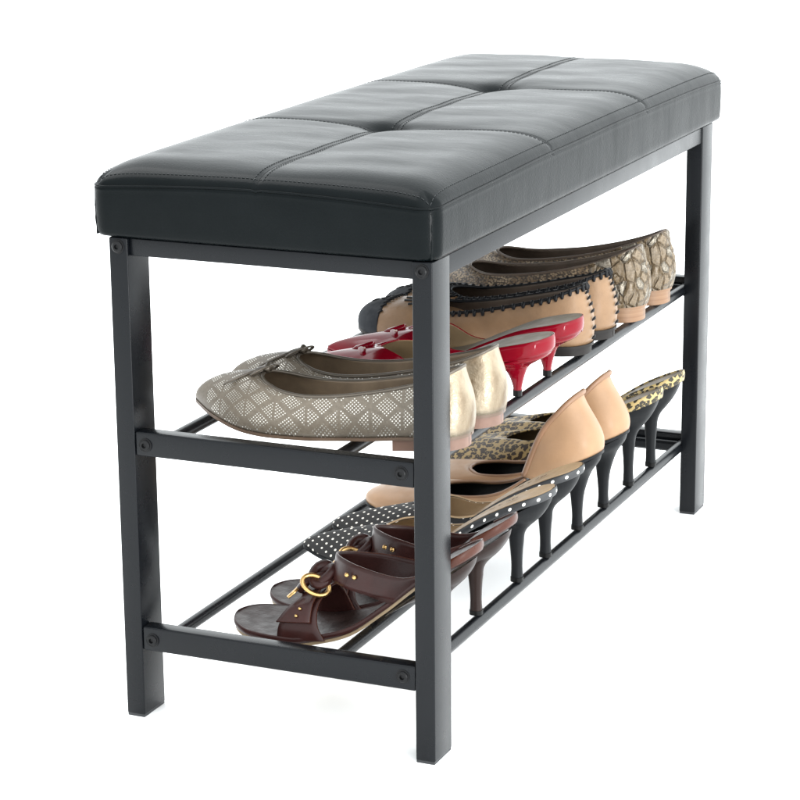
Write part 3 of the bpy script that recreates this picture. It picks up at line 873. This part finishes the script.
def nude_heel(yc, m, yaw, label):
    z = [(.048, .0080), (.10, .0045), (.15, .0050), (.19, .0160), (.235, .0480), (.27, .0690), (.3135, .0875)]
    v = lambda x, d=.002: interp(z, x)+d
    sh = Shoe(.3130, .0480, yc, ZL, W_ROUND, z, m, yaw=yaw)
    t = thing('high_heel', label, 'shoe', (.2, yc, ZL), 'pair of nude high heels on the lower shelf')
    vamp = [(.2400, .0268, v(.2400, .005), .001, 0, 0, .001), (.2140, .0268, .0390, .005, -.002, 0, .0030),
            (.1890, .0280, .0315, .012, -.002, .05, .0050), (.1600, .0280, .0290, .013, .001, .22, .0055),
            (.1450, .0180, .0295, .014, .002, .40, .0045), (.1395, .0085, .0300, .013, .002, .46, .004), (.1390, 0, .0300, .012, .002, .47, .004)]
    T = [None]*5+vamp
    sh.upper('vamp', T, [M['nude'], M['black_in'], M['nude_rim']], t, lo=5, solid=.0022)
    MB().tube(sh.topcurve(T, 5), .0016, 8).build('topline_trim', M['nude_rim'], t)
    Tc = [(.2905, 0, .1470, .022, -.018, 0, .0060), (.2875, .0115, .1450, .022, -.018, 0, .0060), (.2760, .0215, .1330, .020, -.016, 0, .0060), (.2560, .0268, .1060, .014, -.012, 0, .0050),
          (.2380, .0275, .0600, .004, -.003, 0, .0020)]
    Tf = Tc+[(.22, .0275, .05, 0, 0, 0, 0)]*7
    # counter spans heel .. control 4
    R = []
    half = Tc; full = [(a[0], -a[1])+tuple(a[2:]) for a in Tc[:0:-1]]+half
    d = catmull(full, sh.sub); k = 4*sh.sub
    idx = [(i-k) % sh.n for i in range(2*k+1)]
    old = sh.ribs
    sh.ribs = lambda T_, lo=0: list(zip(idx, d))
    cnt = None
    # open strip: emulate by selecting everything
    vs = sh.upper('heel_counter', Tc, [M['nude'], M['nude_rim'], M['nude_rim']], t, sel=lambda x, y: True, solid=.0022, J=18)
    rim = []
    for off_t in (1.0,):
        rim = [sh.P(*sh.bez(i, r, .985)) for i, r in zip(idx, d)]
    MB().tube(rim, .0030, 9).build('counter_binding', M['nude_rim'], vs)
    sh.ribs = old
    sh.slab('insole', M['black_in'], t, .0010, .0030, .0006)
    sh.slab('outsole', M['black_heel'], t, -.0004, 0, -.0034)
    sh.stiletto(M['black_heel'], t, .3118, xf=.226)
    return t
nude_heel(.436, 1, math.radians(0), 'nude high heel with a tall curved heel counter, right behind the polka-dot mules')
nude_heel(.518, -1, math.radians(0), 'nude high heel with a tall counter, next to the leopard-print mules')

def sandal(yc, m, yaw, label):
    z = [(.078, -.0030), (.11, -.0060), (.15, -.0055), (.185, .0015), (.206, .0090), (.24, .0340), (.28, .0680), (.323, .0950)]
    sh = Shoe(.3225, .0775, yc, ZL, W_ROUND, z, m, yaw=yaw, scale=1.02)
    t = thing('sandal', label, 'shoe', (.2, yc, ZL), 'pair of brown buckled heeled sandals on the lower shelf')
    sh.slab('footbed', M['footbed'], t, -.0002, .0060, .0010)
    sh.edge_band('welt', M['oxblood'], t, .0004, .0064, out=.0004, solid=.0008)
    sh.edge_band('seat_edge', M['oxblood_edge'], t, -.0015, .0078, sel=lambda x: x > .288, out=.0008)
    sh.slab('outsole', M['beige_sole'], t, .0004, .0010, -.0030, sel=lambda x: x < .28)
    # band from side to side: lower (front) and upper (rear) edge curves
    def ribbon(name, A, B, mats, parent, thick=.0020, steps=8):
        a = catmull(A, steps); b = catmull(B, steps); J = 6; vs = []; fs = []; uv = []
        for p, q in zip(a, b):
            for j in range(J+1):
                u = j/J; w = [p[k]*(1-u)+q[k]*u for k in range(3)]; vs.append(sh.P(*w)); uv.append((w[1], w[0]))
        for i in range(len(a)-1):
            for j in range(J): fs.append((i*(J+1)+j, (i+1)*(J+1)+j, (i+1)*(J+1)+j+1, i*(J+1)+j+1))
        mid = len(a)//2*(J+1)+3
        f = fs[len(a)//2*J+2]; n = (vs[f[1]]-vs[f[0]]).cross(vs[f[2]]-vs[f[1]])
        if n.z < 0 or (abs(n.z) < .3*n.length and n.x > 0): fs = [g[::-1] for g in fs]
        return mesh_obj(name, vs, fs, mats, parent, True, uvs=uv, solid=thick)
    Z = sh.zs
    zz = lambda x: Z(x)+.001
    ox = [M['oxblood'], M['oxblood'], M['oxblood_edge']]
    A = [(.248, -.0290, zz(.248)+.001), (.228, -.0325, .0490), (.200, -.0275, .0525), (.1775, 0, .0500), (.200, .0285, .0430), (.224, .0325, .0330), (.242, .0300, zz(.242))]
    B = [(.296, -.0265, zz(.296)+.002), (.262, -.0320, .0700), (.216, -.0290, .0750), (.1820, 0, .0750), (.216, .0280, .0690), (.262, .0300, .0670), (.296, .0265, zz(.296)+.002)]
    band = ribbon('instep_strap', A, B, ox, t)
    A2 = [(.138, -.0405, Z(.138)), (.140, -.0385, .0120), (.147, -.0280, .0240), (.158, -.0090, .0350), (.160, .0100, .0350), (.150, .0300, .0220), (.140, .0400, Z(.14))]
    B2 = [(.186, -.0385, Z(.186)), (.178, -.0365, .0140), (.174, -.0265, .0290), (.176, -.0090, .0420), (.178, .0100, .0420), (.176, .0290, .0280), (.184, .0385, Z(.184))]
    toe = ribbon('toe_strap', A2, B2, ox, t)
    # folded tab on the toe strap, with two gold rivets
    A3 = [(.1385, -.0408, .0130), (.146, -.0310, .0245), (.155, -.0160, .0350)]
    B3 = [(.1720, -.0392, .0160), (.1710, -.0300, .0315), (.1730, -.0150, .0430)]
    lift = lambda P: [(x, y*1.03, zc+.0022) for x, y, zc in P]
    tab = ribbon('strap_tab', lift(A3), lift(B3), ox, t)
    def stud(p, parent, r=.0023, nrm=(0, -1, .35)):
        mb = MB(); n = V(nrm).normalized(); u = n.cross(V((0, 0, 1))).normalized(); w = n.cross(u); vs = []; fs = []; N = 14
        for rr, hh in ((r, 0), (r*.95, .0008), (r*.65, .0015), (.0001, .0018)):
            for k in range(N): a = 2*math.pi*k/N; vs.append(p+n*hh+u*rr*math.cos(a)+w*rr*math.sin(a))
        for i in range(3):
            for k in range(N): fs.append((i*N+k, i*N+(k+1) % N, (i+1)*N+(k+1) % N, (i+1)*N+k))
        mb.add(vs, fs); return mb.build('stud', M['gold'], parent)
    sd = -1
    stud(sh.P(.206, sd*.0302, .0655), band); stud(sh.P(.214, sd*.0312, .0645), band)
    stud(sh.P(.158, sd*.0388, .0222), tab, .0016, (-.2, -1, .9)); stud(sh.P(.160, sd*.0345, .0280), tab, .0016, (-.2, -1, .9))
    # knot of leather through a gold ring
    kn = MB()
    for ph in (0, 1):
        kn.tube([sh.P(.1700+.0085*math.cos(a)+.003*ph, -.008+.0085*math.sin(a)*(.7 if ph else 1), .0540+.0070*math.sin(a+ph)) for a in [2*math.pi*k/16 for k in range(16)]], .0050, 9, True, flatz=.8)
    kn.tube([sh.P(.150, -.014, .038), sh.P(.157, -.012, .048), sh.P(.168, -.009, .052), sh.P(.180, -.004, .056)], .0062, 10, flatz=.7)
    kn.build('knot', M['oxblood'], t)
    rg = MB()
    for dx, dz in ((0, 0),):
        rg.tube([sh.P(.1690+dx+.0112*math.cos(a), -.0190+.0060*math.sin(a)+.004*math.cos(a), .0470+dz+.0062*math.sin(a)-.0050*math.cos(a)) for a in [2*math.pi*k/28 for k in range(28)]], .0024, 9, True)
    rg.tube([sh.P(.1450, -.0290, .0350), sh.P(.1520, -.0220, .0425)], .0030, 8, flatz=.4)
    rg.build('buckle', M['gold'], t)
    # heel
    sh.stiletto(M['brown_heel'], t, .3190, xf=.232, tip=.2850, top=-.0060)
    return t
sandal(.075, 1, math.radians(0), 'nearest oxblood sandal with a gold ring buckle, in front on the lower shelf')
sandal(.160, -1, math.radians(0), 'oxblood sandal half hidden behind its nearer twin, in front of the polka-dot mules')

# ------------------------------------------------------------------ floor
t = NT('white_studio_floor')
t.set(color=t.ramp(t.noise(1.2, t.coord(), 2), [(.3, (.955, .955, .955, 1)), (.7, (.97, .97, .97, 1))]), rough=.8, spec=.2)
n = 48; R = 60
fl = mesh_obj('floor', [(0, 0, 0)]+[(R*math.cos(2*math.pi*k/n), R*math.sin(2*math.pi*k/n), 0) for k in range(n)], [(0, k+1, (k+1) % n+1) for k in range(n)], t.m, None, False)
fl['kind'] = 'structure'

# ------------------------------------------------------------------ light
w = bpy.data.worlds.new('World'); bpy.context.scene.world = w; w.use_nodes = True
nt = w.node_tree; bg = nt.nodes['Background']
tc = nt.nodes.new('ShaderNodeTexCoord'); sp = nt.nodes.new('ShaderNodeSeparateXYZ'); nt.links.new(tc.outputs['Generated'], sp.inputs[0])
def wm(op, a, b=None):
    q = nt.nodes.new('ShaderNodeMath'); q.operation = op
    for i, v in enumerate((a, b)):
        if v is None: continue
        if isinstance(v, (int, float)): q.inputs[i].default_value = v
        else: nt.links.new(v, q.inputs[i])
    return q.outputs[0]
# bright overhead and to the right, dim studio on the camera side
val = wm('ADD', wm('ADD', wm('MULTIPLY', sp.outputs[2], .4), wm('MULTIPLY', sp.outputs[0], .85)), wm('MULTIPLY', sp.outputs[1], .25))
val = wm('MAXIMUM', wm('ADD', val, 1.75), .25)
val = wm('MULTIPLY', val, 1.5)
nt.links.new(val, bg.inputs['Strength']); bg.inputs['Color'].default_value = (.955, 1, 1.015, 1)

def area(name, loc, tgt, size, power, col=(1, 1, 1)):
    l = bpy.data.lights.new(name, 'AREA'); l.shape = 'RECTANGLE'; l.size, l.size_y = size; l.energy = power; l.color = col
    o = bpy.data.objects.new(name, l); C.objects.link(o); o.location = loc
    o.rotation_euler = (V(tgt)-V(loc)).to_track_quat('-Z', 'Y').to_euler(); return o
area('softbox_right', (2.2, -.5, 1.9), (.2, .35, .2), (.9, 1.2), 14)
area('strip_right', (1.75, -.75, .34), (.32, 0, .48), (.14, .62), 16)
area('softbox_top', (-.85, .45, 2.3), (.2, .35, .45), (1.6, 1.9), 36)

# ------------------------------------------------------------------ camera
cam = bpy.data.cameras.new('camera'); co = bpy.data.objects.new('camera', cam); C.objects.link(co)
cam.sensor_fit = 'HORIZONTAL'; cam.sensor_width = 36; cam.lens = 2485.70663/800*36
cam.shift_x = (400-408.239)/800; cam.shift_y = (388.61-400)/800
cam.clip_start = .05; cam.clip_end = 300
co.location = (1.10015333, -1.87328141, .884143200)
co.rotation_euler = (1.31119225, .00843213443, .407159381)
S = bpy.context.scene
S.camera = co
S.view_settings.view_transform = 'Standard'; S.view_settings.look = 'None'; S.view_settings.exposure = 0; S.view_settings.gamma = 1
S.render.resolution_x = S.render.resolution_y = 1024
